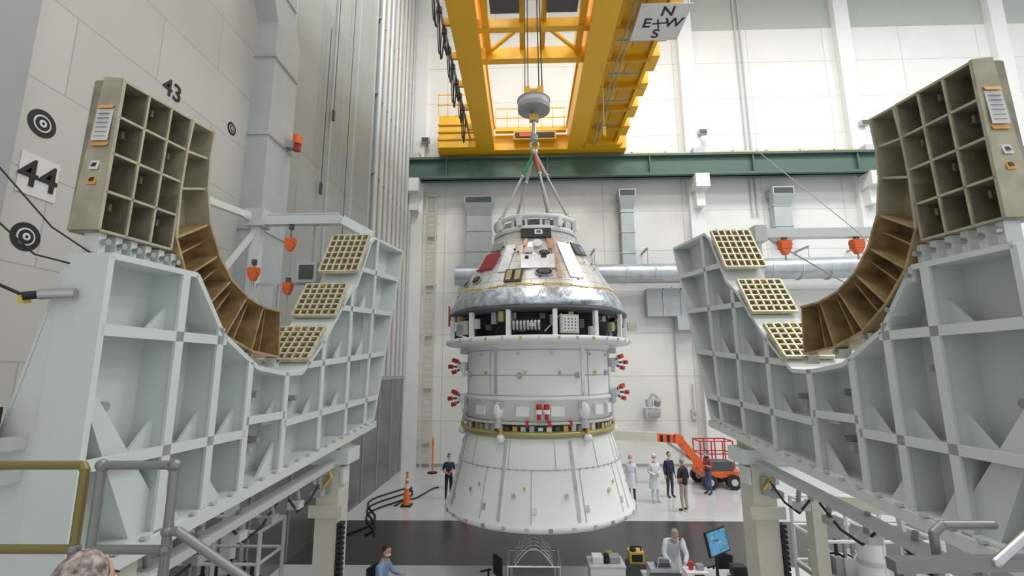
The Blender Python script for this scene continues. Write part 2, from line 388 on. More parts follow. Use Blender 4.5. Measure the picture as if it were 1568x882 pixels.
patch(-17,2.42,.48,.42,DGR,.03,.04); patch(-17,2.42,.38,.32,GOLDB,.045,.03); patch(-17,2.42,.08,.32,BLK,.06,.02)
patch(0,2.85,.9,.5,SILV,.008,.02); patch(-8,3.2,.2,.22,STEEL,.03); patch(-9,2.95,.1,.12,BLK,.03); patch(5,3.0,.14,.12,BLK,.03)
p,R=surf(0,cr(3.4),3.4,AL,.03); b.cyl(p,p+R@Vector((0,-.04,0)),.14,WHT2)
for k in range(30):
    z=random.uniform(2.3,3.8); patch(random.uniform(-85,85),z,.045,.04,(BLK,TANM,STEEL)[k%3],.02,.03)
COP=mat('painted_copper_reflection',(.72,.50,.36),.28,.5,.2,3)  # coppery reflections on the capsule, painted as coloured strips
patch(15,3.0,.12,1.5,COP,.012,.02); patch(-12,3.2,.10,1.1,COP,.012,.02); patch(28,2.95,.42,1.3,SILV,.01,.02); patch(12,3.5,.1,.6,COP,.02,.02); patch(-27,3.0,.3,1.0,SILV,.01,.02)
sp(b.obj('crew_module'))
# crew module adapter
b=B()
b.rev([(2.55,1.6),(2.62,1.57),(2.62,1.50),(2.3,1.45)],C,DGR,72)
b.rev([(2.1,1.5),(2.1,.85)],C,BLK,64)
b.rev([(2.1,.86),(2.6,.86),(2.66,.84),(2.68,.76),(2.62,.70),(2.05,.66)],C,SCW,72)
for k in range(14):
    ph=k*25.7+8.5
    sbox(b,ph,2.55,1.17,(.11,.1,.7),SCW)
for k in range(60):
    sbox(b,k*6+2,2.3+.1*(k%3),random.uniform(.95,1.4),(.14,.12,random.uniform(.08,.3)),(DGR,GRY,GOLDB,STEEL,DGR,LGR)[k%6])
for k in range(12):
    p,R=surf(k*30+3,2.45,.95); q,_=surf(k*30+13,2.45,1.4); b.cyl(p,q,.018,(CLIP,BLK)[k%2],n=6)
sbox(b,17,2.52,1.13,(.48,.1,.46),CREAM); sbox(b,17,2.58,1.13,(.38,.02,.36),WHT2)
for i in range(4):
    for j in range(4): sbox(b,17+(i-1.5)*2,2.60,1.01+j*.08,(.03,.01,.03),DGR)
sbox(b,-54,2.52,1.12,(.5,.1,.36),CREAM); sbox(b,-54,2.58,1.12,(.4,.02,.26),LGR)
for k in range(6): sbox(b,-54+(k-2.5)*1.6,2.6,1.12,(.03,.01,.2),GRY)
p,R=surf(-9,2.4,1.12)
for k in range(9): b.cyl(p+R@Vector((-.36+k*.09,0,0)),p+R@Vector((-.31+k*.09,0,0)),.15,STEEL,n=16)
b.cyl(p+R@Vector((-.4,0,0)),p+R@Vector((.42,0,0)),.12,DGR,n=16)
for ph in(58,66,74,82,-75,-84):
    p,R=surf(ph,2.5,.9); q,_=surf(ph+7,2.5,1.45); b.cyl(p,q,.02,CLIP,n=6); p2,_=surf(ph+7,2.5,.9); q2,_=surf(ph,2.5,1.45); b.cyl(p2,q2,.02,BLK,n=6)
for k in range(36): sbox(b,k*10,2.68,.78,(.05,.04,.08),(CLIP,GOLD)[k%2])
sbox(b,88,2.8,1.25,(.16,.25,.25),CREAM); sbox(b,-88,2.62,1.6,(.08,.05,.6),SLR)
sp(b.obj('crew_module_adapter'))
# service module
b=B()
b.rev([(2.1,.70),(2.12,.62),(2.05,.58),(2.05,-.66),(2.09,-.68),(2.09,-.74),(2.04,-.76),(2.04,-1.3),(1.9,-1.34)],C,SCW,96)
for z,m in((.52,SEAM),(-.12,SEAM),(-.62,CLIP)): b.rev([(2.06,z-.01),(2.067,z),(2.06,z+.01)],C,m,96)
for ph in(-72,-38,-33,33,38,72,108,144,180,216,252): sbox(b,ph,2.055,-.05,(.02,.02,1.2),SEAM)
for ph in(-33,33): sbox(b,ph,2.06,.0,(.10,.02,1.15),SILV)
for ph in(-70,-47,-15,9,40,63,90,135,180,225):
    for z in(.42,-.05):
        sbox(b,ph+(5 if z<0 else 0),2.08,z,(.05,.06,.07),(GOLD if z<0 else CLIP))
for ph,z in((-66,-.1),(-14,-.12),(28,-.12),(62,-.06)):
    p,R=surf(ph,2.06,z); b.cyl(p,p+R@Vector((0,-.12,0)),.04,CLIP,n=10); b.cyl(p,p+R@Vector((0,-.03,0)),.075,SEAM,n=12)
for k in range(24): sbox(b,k*15+3,2.06,-.72,(.06,.05,.05),CLIP)
for ph in(-30,32,-88,90,150,210):
    p,R=surf(ph,2.1,-1.0); b.ball(p,(.14,.14,.22),SCW,14,10); b.cyl(p+Vector((0,0,-.18)),p+Vector((0,0,-.42)),.07,LGR,r1=.12,n=12); sbox(b,ph,2.13,-.88,(.26,.1,.14),SILV)
for ph in(-48,-12,12,48,66): sbox(b,ph,2.07,-1.0,(.34,.06,.24),SCW)
for ph in(-1,4):
    p,R=surf(ph,2.2,-.95); b.cyl(p,p+Vector((0,0,.13)),.07,RED,n=14); b.cyl(p,p+Vector((0,0,-.1)),.08,SCW,n=14); b.cyl(p+Vector((0,0,-.1)),p+Vector((0,0,-.24)),.05,RED,n=12)
    sbox(b,ph,2.1,-1.0,(.12,.2,.24),SCW)
b.rev([(2.06,-1.26),(2.13,-1.28),(2.13,-1.32),(2.02,-1.34)],C,CREAM,72)
b.rev([(1.92,-1.34),(1.92,-1.6)],C,DGR,64)
for k in range(60):
    sbox(b,k*6,1.99,-1.43,(.12,.14,random.uniform(.08,.2)),(CLIP,SCW,DGR,GOLD,CLIP,LGR)[k%6])
for k in(-3,2,7,-60,50): sbox(b,k*3.,2.1,-1.3,(.07,.06,.14),RED)
b.rev([(1.95,-1.48),(2.13,-1.50),(2.17,-1.55),(2.13,-1.62),(2.08,-1.65)],C,GOLDB,72)
for ph,z in((-86,.12),(86,.22),(-86,-.78),(86,-.62)):
    p,R=surf(ph,2.05,z); sx=-1 if ph<0 else 1
    b.box(p+Vector((sx*.14,0,0)),(.28,.3,.26),SCW); b.box(p+Vector((sx*.1,-.2,-.1)),(.1,.1,.36),CLIP)
    for dy,dz,ex in((-.2,.14,.24),(-.2,-.14,.3),(.1,.16,.34),(-.1,0,.42)):
        q=p+Vector((sx*ex,dy,dz)); b.cyl(q,q+Vector((sx*.1,-.08,dz*.2)),.05,RED,r1=.065,n=12)
        b.cyl(q,q+Vector((sx*.02,-.01,0)),.07,CLIP,n=12)
        b.cyl(p+Vector((sx*.2,dy*.5,dz*.5)),q,.03,DGR,n=8)
for sx,pp in((-1,-80),(1,80)):
    p,R=surf(pp,2.1,.55); b.box(p,(.3,.3,.16),LGR)
sp(b.obj('service_module'))
# adapter cone
b=B()
AR=lambda z: 2.07+(2.54-2.07)*((-1.66-z)/1.84)
CONE=mat('adapter_cone_white',(.87,.88,.86),.4,0,.02,1)
b.rev([(2.02,-1.60),(2.07,-1.66),(AR(-2.32),-2.32),(2.54,-3.5),(2.61,-3.52),(2.63,-3.6),(2.58,-3.66),(2.4,-3.66),(2.3,-3.5),(1.95,-1.8)],C,CONE,112)
b.rev([(AR(-2.34)+.003,-2.34),(AR(-2.35)+.008,-2.35),(AR(-2.36)+.003,-2.36)],C,SEAM,112)
AA=math.atan2(.47,1.84)
for ph in range(-180,180,30):
    sbox(b,ph+9,AR(-2.0),-2.0,(.015,.02,.66),SEAM,AA)
    sbox(b,ph+24,AR(-2.92),-2.92,(.015,.02,1.15),SEAM,AA)
for ph in(-68,-24,20,62,110,155,200,245): sbox(b,ph,AR(-2.58),-2.58,(.09,.02,1.8),SILV,AA)
for k in range(72): sbox(b,k*5,AR(-2.35)+.01,-2.35,(.03,.02,.05),CLIP)
for k in range(30): sbox(b,k*12+4,2.61,-3.58,(.1,.06,.09),(CLIP if k%3 else GRY))
for k in range(12):
    p,R=surf(k*30+14,AR(-2.9),-2.9,AA); b.cyl(p,p+R@Vector((0,-.05,0)),.05,CLIP,n=10)
    sbox(b,k*30-4,AR(-3.2),-3.2,(.1,.03,.14),SILV,AA)
    sbox(b,k*30-40,AR(-2.75),-2.75,(.05,.05,.07),GOLD,AA)
for k in range(6):
    p,R=surf(k*60-27,2.18,-1.66); b.ball(p,(.11,.10,.11),SCW,12,8); b.cyl(p,p+Vector((0,0,.25)),.05,GOLD,n=8)
sp(b.obj('spacecraft_adapter_cone'))

# ---------------------------------------------------------------- saddle fixtures
def fixture(side,x0,x1,wb):
    b=B()
    def X(u,w): return x0+(x1-x0)*(u-3.6)/8+side*w
    def P(u,w,z): return Vector((X(u,w),u,z))
    def seg(p,q,w0,w1,th,m):
        p=Vector(p);q=Vector(q);d=(q-p)
        if d.length<1e-5:return
        d.normalize();n=Vector((-d.y,d.x))*th/2
        c=[p+n,q+n,q-n,p-n]
        a=[P(c_.x,w0,c_.y) for c_ in c]; e=[P(c_.x,w1,c_.y) for c_ in c]
        b.add(a+e,[(0,1,2,3),(7,6,5,4),(0,4,5,1),(1,5,6,2),(2,6,7,3),(3,7,4,0)],m)
    def plate(poly,w0,w1,m):
        a=[P(u,w0,z) for u,z in poly]; e=[P(u,w1,z) for u,z in poly];n=len(poly)
        b.add(a+e,[tuple(range(n)),tuple(range(2*n-1,n-1,-1))]+[(i,(i+1)%n,n+(i+1)%n,n+i) for i in range(n)],m)
    W=[(3.85,-1.55),(3.85,1.0),(4.85,1.03),(5.35,.42),(6.05,.05),(6.75,-.04),(7.15,-.02),(7.8,.50),(8.65,1.42),(9.0,1.68),(9.6,2.70),(9.8,2.86),(11.75,3.05),(10.2,-1.0),(7.,-1.38)]
    plate(W,.36,.40,WHT)
    for i in range(len(W)):
        we=.40 if i in(0,1,2) else .75
        seg(W[i],W[(i+1)%len(W)],0,we,.055,WHT)
    b.prism([P(3.83,0,-2.3),P(3.83,0,1.0),P(3.83,.36,1.02),P(3.83,.55,.1),P(3.83,.8,-1.0),P(3.83,1.0,-2.3)],(0,.05,0),WHT)
    b.prism([P(3.83,.36,1.0),P(3.83,.8,-1.0),P(5.6,.8,-1.0),P(5.3,.4,1.0)],(side*.03,0,0),WHT)
    ribs=[((4.7,-1.5),(4.7,1.)),((5.3,-1.5),(5.3,.5)),((5.9,-1.45),(5.9,.12)),((6.75,-1.4),(6.75,0)),((7.8,-1.35),(7.8,.5)),((8.8,-1.2),(8.8,1.5)),((9.7,-1.1),(10.0,2.85)),
          ((3.85,.36),(5.4,.36)),((3.85,-.75),(5.9,-.75)),((6.75,-.72),(10.35,-.55)),((7.3,.1),(10.7,.4)),((8.4,1.15),(11.05,1.35)),((9.25,2.05),(11.4,2.25)),((5.9,-.6),(6.75,-.6)),((6.75,-.2),(8.8,-1.2))]
    for p,q in ribs[:-1]: seg(p,q,.02,.38,.035,WHT); seg(p,q,0,.03,.10,WHT)
    for u,z in((4.7,.36),(5.3,-.75),(5.9,-.75),(6.75,-.72),(7.8,-.7),(8.8,-.64),(7.8,.12),(8.8,.25),(4.7,-.75),(9.75,.3),(9.8,1.25)):
        plate([(u,z),(u+.3,z),(u,z-.4)],.15,.18,WHT); plate([(u,z),(u-.3,z),(u,z+.35)],.15,.18,WHT)
    plate([(3.88,-.2),(4.0,-.2),(4.7,-1.15),(4.7,-1.5),(4.5,-1.5)],.1,.36,WHT)
    plate([(4.72,-1.5),(5.1,-1.5),(4.72,-.95)],.1,.14,WHT); plate([(5.32,-1.45),(5.7,-1.45),(5.32,-1.0)],.1,.14,WHT); plate([(6.72,-1.4),(6.35,-1.4),(6.72,-.95)],.1,.14,WHT)
    for u,z in((4.2,-.3),(5.0,.0),(6.5,-.9),(7.4,-.4),(9.3,1.0),(9.3,-.9),(6.4,-.3)):
        b.cyl(P(u,.36,z),P(u,.2,z),.045,GRY,n=10); b.box(P(u,.32,z-.1),(.07,.1,.12),LGR)
    b.box(P(7.0,.3,.02-.9),(.06,.12,.14),YTAPE)
    seg((3.85,-1.64),(10.25,-1.1),-.04,.8,.13,WHT)
    for k in range(22):
        t=k/21; b.box(P(3.95+6.1*t,-.03,-1.62+.50*t+.08),(.05,.06,.03),LGR)
    # grid block
    D=.27; G=[(3.87,1.24),(3.9,2.70),(4.72,2.78),(4.66,1.27)]
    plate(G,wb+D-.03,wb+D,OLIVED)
    def gp(s_,t_):
        a=Vector(G[0]).lerp(Vector(G[3]),s_); c=Vector(G[1]).lerp(Vector(G[2]),s_); return a.lerp(c,t_)
    for i in range(4):
        s_=i/3; seg(gp(s_,0),gp(s_,1),wb,wb+D,.016 if 0<i<3 else .03,OLIVE)
        seg(gp(s_,0),gp(s_,1),wb-.01,wb+.01,.024,TANM)
    for j in range(5):
        t_=j/4; seg(gp(0,t_),gp(1,t_),wb,wb+D,.016 if 0<j<4 else .03,OLIVE); seg(gp(0,t_),gp(1,t_),wb-.01,wb+.01,.024,TANM)
    for i in range(3):
        for j in range(4):
            c=gp((i+.5)/3,(j+.5)/4)
            b.cyl(P(c.x,wb+D-.03,c.y),P(c.x,wb+D-.06,c.y),.03,GRY,n=8)
            if (i+j)%2==0: b.box(P(c.x+.06,wb+D-.1,c.y+.09),(.1,.03,.07),OLIVE)
    e0=3.85
    b.prism([P(e0,wb-.01,1.24),P(e0+.03,wb-.01,2.72),P(e0+.03,wb+.18,2.74),P(e0,wb+D,1.24)],(0,.03,0),TANM)
    def lab(z0,z1,a0,a1,m,o): b.prism([P(e0-o,wb+a0,z0),P(e0+.02-o,wb+a0,z1),P(e0+.02-o,wb+a1,z1),P(e0-o,wb+a1,z0)],(0,-.005,0),m)
    lab(2.08,2.4,.03,.18,PAPER,.0); lab(2.03,2.08,.03,.18,ORLAB,0); lab(2.4,2.44,.03,.17,ORLAB,0)
    for k in range(6): lab(2.12+.045*k,2.13+.045*k,.05,.16,GRY,.006)
    lab(1.8,1.9,.08,.16,PAPER,0); lab(1.83,1.87,.1,.14,BLK,.006); lab(1.66,1.76,.08,.16,ORLAB,0); lab(1.69,1.73,.1,.14,BLK,.006)
    for k in range(6):
        u=3.95+k*.16; b.box(P(u,wb+.1,1.14),(.14,.07,.2),WHT); b.cyl(P(u,wb-.03,1.15),P(u,wb+.03,1.15),.03,STEEL,n=8)
    # quarter ring
    I=[(5.07,2.82),(5.04,2.46),(5.06,2.10),(5.16,1.70),(5.36,1.37),(5.63,1.12),(5.96,.96),(6.33,.88),(6.74,.87)]
    O=[(4.74,2.78),(4.70,2.4),(4.68,1.95),(4.70,1.4),(4.9,1.02),(5.22,.70),(5.62,.43),(6.15,.27),(6.80,.21)]
    for i in range(8):
        mm=TANM if i<3 else BRONZE; md=OLIVE if i<3 else BRONZD
        plate([I[i],I[i+1],O[i+1],O[i]],wb+.27,wb+.30,mm if i<3 else md)
        seg(I[i],I[i+1],wb-.02,wb+.5,.028,mm); seg(O[i],O[i+1],wb-.02,wb+.4,.028,mm)
        seg(I[i],O[i],wb,wb+.27,.025,mm)
        if i>2: seg(Vector(I[i]).lerp(Vector(I[i+1]),.5),Vector(O[i]).lerp(Vector(O[i+1]),.5),wb+.1,wb+.27,.018,mm)
    seg(I[8],O[8],wb,wb+.45,.03,BRONZE)
    for i in range(4,9):
        o=Vector(O[i]); b.box(P(o.x,wb+.1,o.y-.08),(.14,.11,.12),WHT); b.cyl(P(o.x,wb-.02,o.y-.06),P(o.x,wb+.06,o.y-.06),.03,STEEL,n=8)
    # pads on far arm
    for (p,q) in(((7.28,.16),(7.78,.70)),((8.12,.95),(8.55,1.58)),((8.95,1.92),(9.48,2.80))):
        p=Vector(p);q=Vector(q);d=(q-p);n=Vector((-d.y,d.x)).normalized(); L=d.length
        p0=p;q0=q
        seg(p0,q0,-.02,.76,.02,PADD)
        seg(p0.lerp(q0,.1)-n*.1,p0.lerp(q0,.25)-n*.1,.05,.7,.2,WHT); seg(p0.lerp(q0,.75)-n*.1,p0.lerp(q0,.9)-n*.1,.05,.7,.2,WHT)
        for k in range(7):
            w=.76*k/6; seg(p0+n*.03,q0+n*.03,w-.025,w+.005,.07,PADC)
        for k in range(7):
            c=p0.lerp(q0,k/6)+n*.03; e=d.normalized()*.014; seg(c-e,c+e,-.02,.76,.07,PADC)
        for k in range(4): b.box(P(q.x,.1+.18*k,q.y+.02),(.07,.08,.08),(STEEL,WHT,GOLD,WHT)[k])
    for z in(-.55,-.8): b.cyl(P(3.75,.55,z),P(3.6,.85,z),.05,STEEL,n=12); b.box(P(3.75,.5,z),(.1,.16,.1),LGR)
    b.cyl(P(3.78,.2,.66),P(3.7,.42,.64),.045,STEEL,n=12)
    b.box(P(3.7,.75,-.42),(.16,.2,.3),BLK); b.cyl(P(3.7,.72,-.42),P(3.6,.72,-.42),.12,DRED,n=14)
    seg((3.6,-2.05),(9.4,-1.6),.15,.32,.10,LGR)
    for u in(4.4,9.1):
        z1=-1.8 if u<5 else -1.36
        c=P(u,.3,0); b.bx(c.x-.2,c.x+.2,u-.25,u+.25,FL,z1+.2,CREAM)
        b.bx(c.x-.32,c.x+.32,u-.35,u+.35,FL,FL+.06,GRY)
        b.bx(c.x-.36,c.x+.36,u-.3,u+.3,z1-.3,z1-.05,WHT)
        b.bx(c.x-.3,c.x+.3,u-.32,u-.25,z1-1.2,z1-1.0,CREAM)
        for k in range(30): b.box((c.x-side*.26*(1 if side<0 else -1),u-.2,FL+.1+k*.085),(.1,.16,.055),BLK)
        if u>5: b.tube([(c.x,u-.34,z1-.3),(c.x+.1,u-.36,z1-.5),(c.x-.05,u-.34,z1-.7)],.025,YTAPE,6)
        b.box((c.x,u-.29,z1-.65),(.12,.06,.3),GRY)
        for s2 in(-1,1): b.box((c.x+s2*.24,u-.1,z1-.5),(.06,.3,.3),WHT)
    for k in range(6):
        u=4.9+k*.7; c=P(u,.25,-1.75); b.cyl(c,c+Vector((0,.1,-.35)),.035,GRY,n=8); b.box(c+Vector((0,0,-.3)),(.18,.18,.1),(LGR,GRY)[k%2])
    for k in range(3):
        u=4.8+k*1.3; c=P(u,.2,-1.9); b.tube([c,c+Vector((0,.3,-.25)),c+Vector((0,.7,-.2)),c+Vector((0,1.1,.02))],.018,BLK,6)
    return b.obj('saddle_support_fixture')
fixture(-1,-3.58,-3.15,.18)
fixture(1,4.03,3.82,.0)

# hoist support gantries beyond the fixtures
def hoist(x,y,z,l,m,s=1.):
    b=B(); b.cyl((x,y,z),(x,y,z-l-.05),.012,DGR,n=6)
    b.box((x,y,z-.06),(.08,.08,.12),DGR); b.box((x,y,z-l-.16),(.24*s,.2*s,.2*s),m); b.cyl((x-.14*s,y,z-l-.14),(x+.14*s,y,z-l-.14),.09*s,m)
    b.prism([(x-.12*s,y-.08,z-l-.24),(x+.12*s,y-.08,z-l-.24),(x+.04,y-.08,z-l-.24-.15*s),(x-.04,y-.08,z-l-.24-.15*s)],(0,.14,0),m)
    b.cyl((x,y,z-l-.3),(x,y,z-l-.5),.02,STEEL,n=6); b.obj('chain_hoist')
b=B()
b.bx(-6.1,-4.1,9.9,10.1,3.25,3.45,WHT); b.beam((-4.1,10,3.35),(-3.5,10.3,3.05),.2,.2,WHT); b.bx(-6.1,-5.9,9.9,10.1,FL,3.5,WHT)
b.beam((-6.0,10,3.2),(-6.9,9.0,.8),.12,.12,WHT); b.beam((-6.0,10,3.4),(-6.95,8.6,3.6),.14,.14,WHT); b.beam((-6.95,8.7,3.8),(-6.0,9.9,3.3),.06,.06,LGR)
b.bx(-6.2,-5.8,9.8,10.2,3.2,3.6,LGR); b.bx(-5.9,-4.2,10.0,10.05,3.5,3.54,LGR)
b.bx(-4.95,-4.5,9.8,10.1,1.9,2.35,LGR); b.bx(-4.88,-4.57,9.78,9.8,1.97,2.28,DGR); b.cyl((-4.7,10,2.35),(-4.7,10,3.3),.02,GRY,n=6)
b.beam((-5.9,10,1.9),(-4.6,10,1.9),.05,.05,LGR); b.bx(-5.5,-5.42,9.95,10.03,-1,1.9,LGR); b.bx(-4.75,-4.67,9.95,10.03,-1,1.9,LGR)
b.obj('hoist_gantry')
hoist(-5.2,9.95,3.25,.25,ORG,.8); hoist(-5.85,9.75,2.4,.1,ORG,.8); hoist(-5.1,9.8,2.0,.02,ORG,.7)
b=B()
b.bx(5.0,8.0,9.9,10.1,2.8,3.0,WHT); b.beam((5.0,10,2.92),(4.5,10.2,2.5),.2,.2,WHT); b.bx(7.8,8.0,9.9,10.1,FL,2.9,WHT)
b.beam((7.9,10,2.8),(8.5,10,.5),.12,.12,WHT); b.bx(4.95,5.2,9.8,10.2,2.7,3.05,LGR); b.cyl((5.3,10,2.8),(7.6,10,1.3),.015,GRY,n=6)
b.beam((5.1,10,2.8),(5.1,10,.6),.08,.08,WHT)
b.obj('hoist_gantry')
hoist(5.62,9.95,2.8,.0,ORG,.9); hoist(7.15,9.95,2.8,.0,ORG,.9)
b=B()
b.tube([(-4.5,3.2,1.6),(-4.1,3.7,.98),(-3.8,3.9,.9)],.008,BLK,6); b.tube([(-4.7,3.3,2.2),(-4.1,3.8,1.25),(-3.8,3.9,1.03)],.008,BLK,6)
b.tube([(-4.7,3.3,1.2),(-4.4,3.5,.8),(-4.1,3.7,.62)],.015,BLK,6); b.box((-4.12,3.7,.6),(.06,.06,.06),YTAPE); b.cyl((-4.1,3.66,.62),(-3.98,3.78,.66),.035,BLK)
b.obj('rigging_cable_set')
b=B(); b.tube([(4.5,8.6,4.2),(4.3,6,1.8),(4.2,5.2,1.05)],.006,GRY,6); b.obj('rigging_cable_set')

# ---------------------------------------------------------------- wall services
b=B()
b.cyl((-3.9,26.05,5.35),(10.0,26.05,5.35),.55,GALV,n=28); b.cyl((10.0,26.05,5.5),(20.,26.05,5.6),.6,GALV,n=28)
for k in range(16):
    x=-3.9+k*1.6; b.cyl((x-.03,26.05,5.35+(.15 if x>10 else 0)),(x+.03,26.05,5.35+(.15 if x>10 else 0)),.62 if x>10 else .57,LGR,n=28)
for k in range(8): b.cyl((-2+k*3,26.05,5.9),(-2+k*3,26.05,6.8),.02,GRY,n=6); b.box((-2+k*3,26.65,6.8),(.1,1.3,.1),GRY)
b.obj('round_air_duct')
def vduct(x0,x1,z0,z1):
    b=B(); b.bx(x0,x1,26.7,27.28,z0,z1,GALVD); b.bx(x0-.12,x1+.12,26.4,27.28,z1-.1,z1+.35,GALVD)
    for k in range(6): b.bx(x0-.05,x1+.05,26.37,26.4,z1-.05+k*.06,z1-.02+k*.06,DGR)
    z=z0+.8
    while z<z1: b.bx(x0-.04,x1+.04,26.66,27.28,z,z+.07,GALV); z+=1.25
    b.prism([(x0-.12,26.4,z1-.1),(x1+.12,26.4,z1-.1),(x1,26.7,z1-.8),(x0,26.7,z1-.8)],(0,.5,0),GALVD)
    b.obj('wall_air_duct')
vduct(-3.4,-1.95,3.6,9.9); vduct(5.75,6.5,5.9,10.2); vduct(14.7,15.7,7.4,10.2)
b=B(); b.bx(7.0,9.8,26.7,27.28,3.0,4.6,GALVD); b.bx(7.0,9.8,26.65,26.7,4.5,4.6,LGR)
for x in(7.9,8.9): b.bx(x,x+.06,26.65,26.7,3,4.6,LGR)
b.bx(8.6,9.7,26.5,27.28,2.2,3.0,GALVD); b.obj('wall_air_duct')
for x,z in((10.9,14.2),(20.6,14.6),(-6.0,14.),(21.7,9.4)):
    b=B(); b.bx(x-.25,x+.25,26.55,26.85,z-.14,z+.14,LGR); b.bx(x-.2,x+.2,26.5,26.55,z-.1,z+.1,DGR); b.bx(x-.06,x+.06,26.8,YB,z-.06,z+.06,GRY); b.obj('wall_floodlight')
b=B()
for x in(-5.85,-5.3): b.bx(x-.04,x+.04,26.95,27.05,FL,10.8,CREAM)
z=FL+.3
while z<10.8: b.bx(-5.85,-5.3,26.98,27.03,z,z+.05,CREAM); z+=.33
for z in(-4,-1,2,5,8,10.5): b.bx(-5.9,-5.25,27.0,YB,z,z+.08,CREAM)
b.obj('wall_ladder')
b=B()
for x in(13.7,14.0,2.9,8.6): b.cyl((x,27.2,FL+.4 if x<10 else 9),(x,27.2,24.5 if x>10 else 4.8),.05,LGR,n=8)
b.obj('wall_conduit_set')
for x in(-1.55,9.4):
    b=B(); b.bx(x-.14,x+.14,27.1,YB-.005,-2.7,-2.2,LGR); b.box((x,27.08,-2.4),(.1,.03,.16),GRY); b.cyl((x,27.2,-2.2),(x,27.2,-.8),.03,LGR,n=6); b.obj('electrical_box')
b=B(); b.bx(6.6,7.4,26.6,YB,-2.6,-2.1,LGR); b.cyl((6.8,26.7,-2.0),(6.8,26.7,-1.6),.2,LGR); b.cyl((7.2,26.6,-1.9),(7.2,26.4,-1.6),.18,GRY); b.tube([(6.8,26.7,-1.6),(7.0,26.6,-1.3),(7.3,26.7,-1.5)],.06,LGR); b.bx(6.7,7.3,26.5,26.6,-2.5,-2.3,GRY); b.obj('wall_ventilation_unit')

# ---------------------------------------------------------------- boom lift, cone, stanchion, hoses
b=B()
Y=23.
b.beam((4.0,Y,-3.0),(6.1,Y,-3.1),.35,.42,CREAM); b.beam((6.0,Y,-3.1),(7.15,Y,-3.2),.3,.36,ORG)
for k in range(3): b.box((6.3+k*.32,Y-.16,-3.14),(.14,.02,.3),BLK)
b.beam((7.05,Y,-3.1),(8.2,Y,-4.55),.3,.34,ORG); b.cyl((7.1,Y-.22,-3.18),(7.1,Y+.22,-3.18),.22,ORG)
b.cyl((6.6,Y,-3.35),(7.6,Y,-4.1),.06,STEEL,n=8)
b.bx(7.9,9.5,Y-.7,Y+.7,-4.75,-4.5,ORG); b.bx(8.3,9.3,Y-.65,Y+.1,-4.5,-4.1,DGR)
for x in(8.15,9.2):
    for y in(Y-.75,Y+.75): b.cyl((x,y-.14,-4.93),(x,y+.14,-4.93),.32,BLK,n=20); b.cyl((x,y-.16,-4.93),(x,y+.16,-4.93),.15,LGR,n=12)
b.obj('boom_lift')
b=B()
for x in(8.6,9.15,9.7,10.2):
    for y in(24.4,25.4): b.bx(x-.025,x+.025,y-.025,y+.025,-4.9,-3.5,RED)
for z in(-4.7,-4.1,-3.5):
    for y in(24.4,25.4): b.bx(8.6,10.2,y-.025,y+.025,z-.025,z+.025,RED)
    for x in(8.6,10.2): b.bx(x-.025,x+.025,24.4,25.4,z-.025,z+.025,RED)
b.bx(8.5,10.3,24.3,25.5,-4.95,-4.8,ORG); b.bx(8.6,10.2,24.4,25.4,-5.1,-4.95,DGR)
for x in(8.75,10.05):
    for y in(24.35,25.45): b.cyl((x,y-.06,-5.05),(x,y+.06,-5.05),.2,BLK,n=14)
b.obj('scissor_lift_platform')
def cone(x,y,h):
    b=B(); b.bx(x-.2,x+.2,y-.2,y+.2,FL,FL+.06,BLK); b.cyl((x,y,FL+.05),(x,y,FL+h),.15,SAF,r1=.035,n=18)
    b.cyl((x,y,FL+h*.55),(x,y,FL+h*.7),.1,PAPER,r1=.08,n=18,caps=False); b.cyl((x,y,FL+h*.8),(x,y,FL+h*.88),.075,PAPER,r1=.065,n=18,caps=False)
    b.cyl((x,y,FL+h),(x,y,FL+h+.08),.055,SAF,n=10); b.obj('traffic_cone')
cone(-4.75,19.6,1.2)
b=B(); b.cyl((-4.9,25.6,FL),(-4.9,25.6,FL+.06),.25,BLK,n=18); b.cyl((-4.9,25.6,FL+.05),(-4.9,25.6,FL+1.8),.04,SAF,n=10); b.box((-4.9,25.55,FL+1.5),(.12,.05,.25),SAF); b.obj('warning_stanchion')
b=B()
for k in range(3):
    pts=[(-5.9+.25*k+.5*math.sin(i*.5+k),16.2+i*.42,FL+.035) for i in range(16)]; b.tube(pts,.035,BLK,6)
pts=[(-5.2+1.2*i/12,19.5+.3*math.sin(i*.8)+i*.25,FL+.03) for i in range(13)]; b.tube(pts,.03,BLK,6)
b.obj('floor_hose')
b=B(); b.bx(-3.0,-2.5,22.0,22.6,FL+.1,FL+1.2,ORG); b.bx(-2.95,-2.55,21.9,22.0,FL+.5,FL+1.1,DGR); b.cyl((-2.75,22.3,FL+1.2),(-2.75,22.3,FL+2.1),.14,ORG,n=14); b.ball((-2.75,22.3,FL+2.1),(.16,.16,.2),ORG)
for x in(-2.95,-2.55): b.cyl((x,22,FL+.1),(x,22.08,FL+.1),.1,BLK)
b.obj('orange_floor_machine')

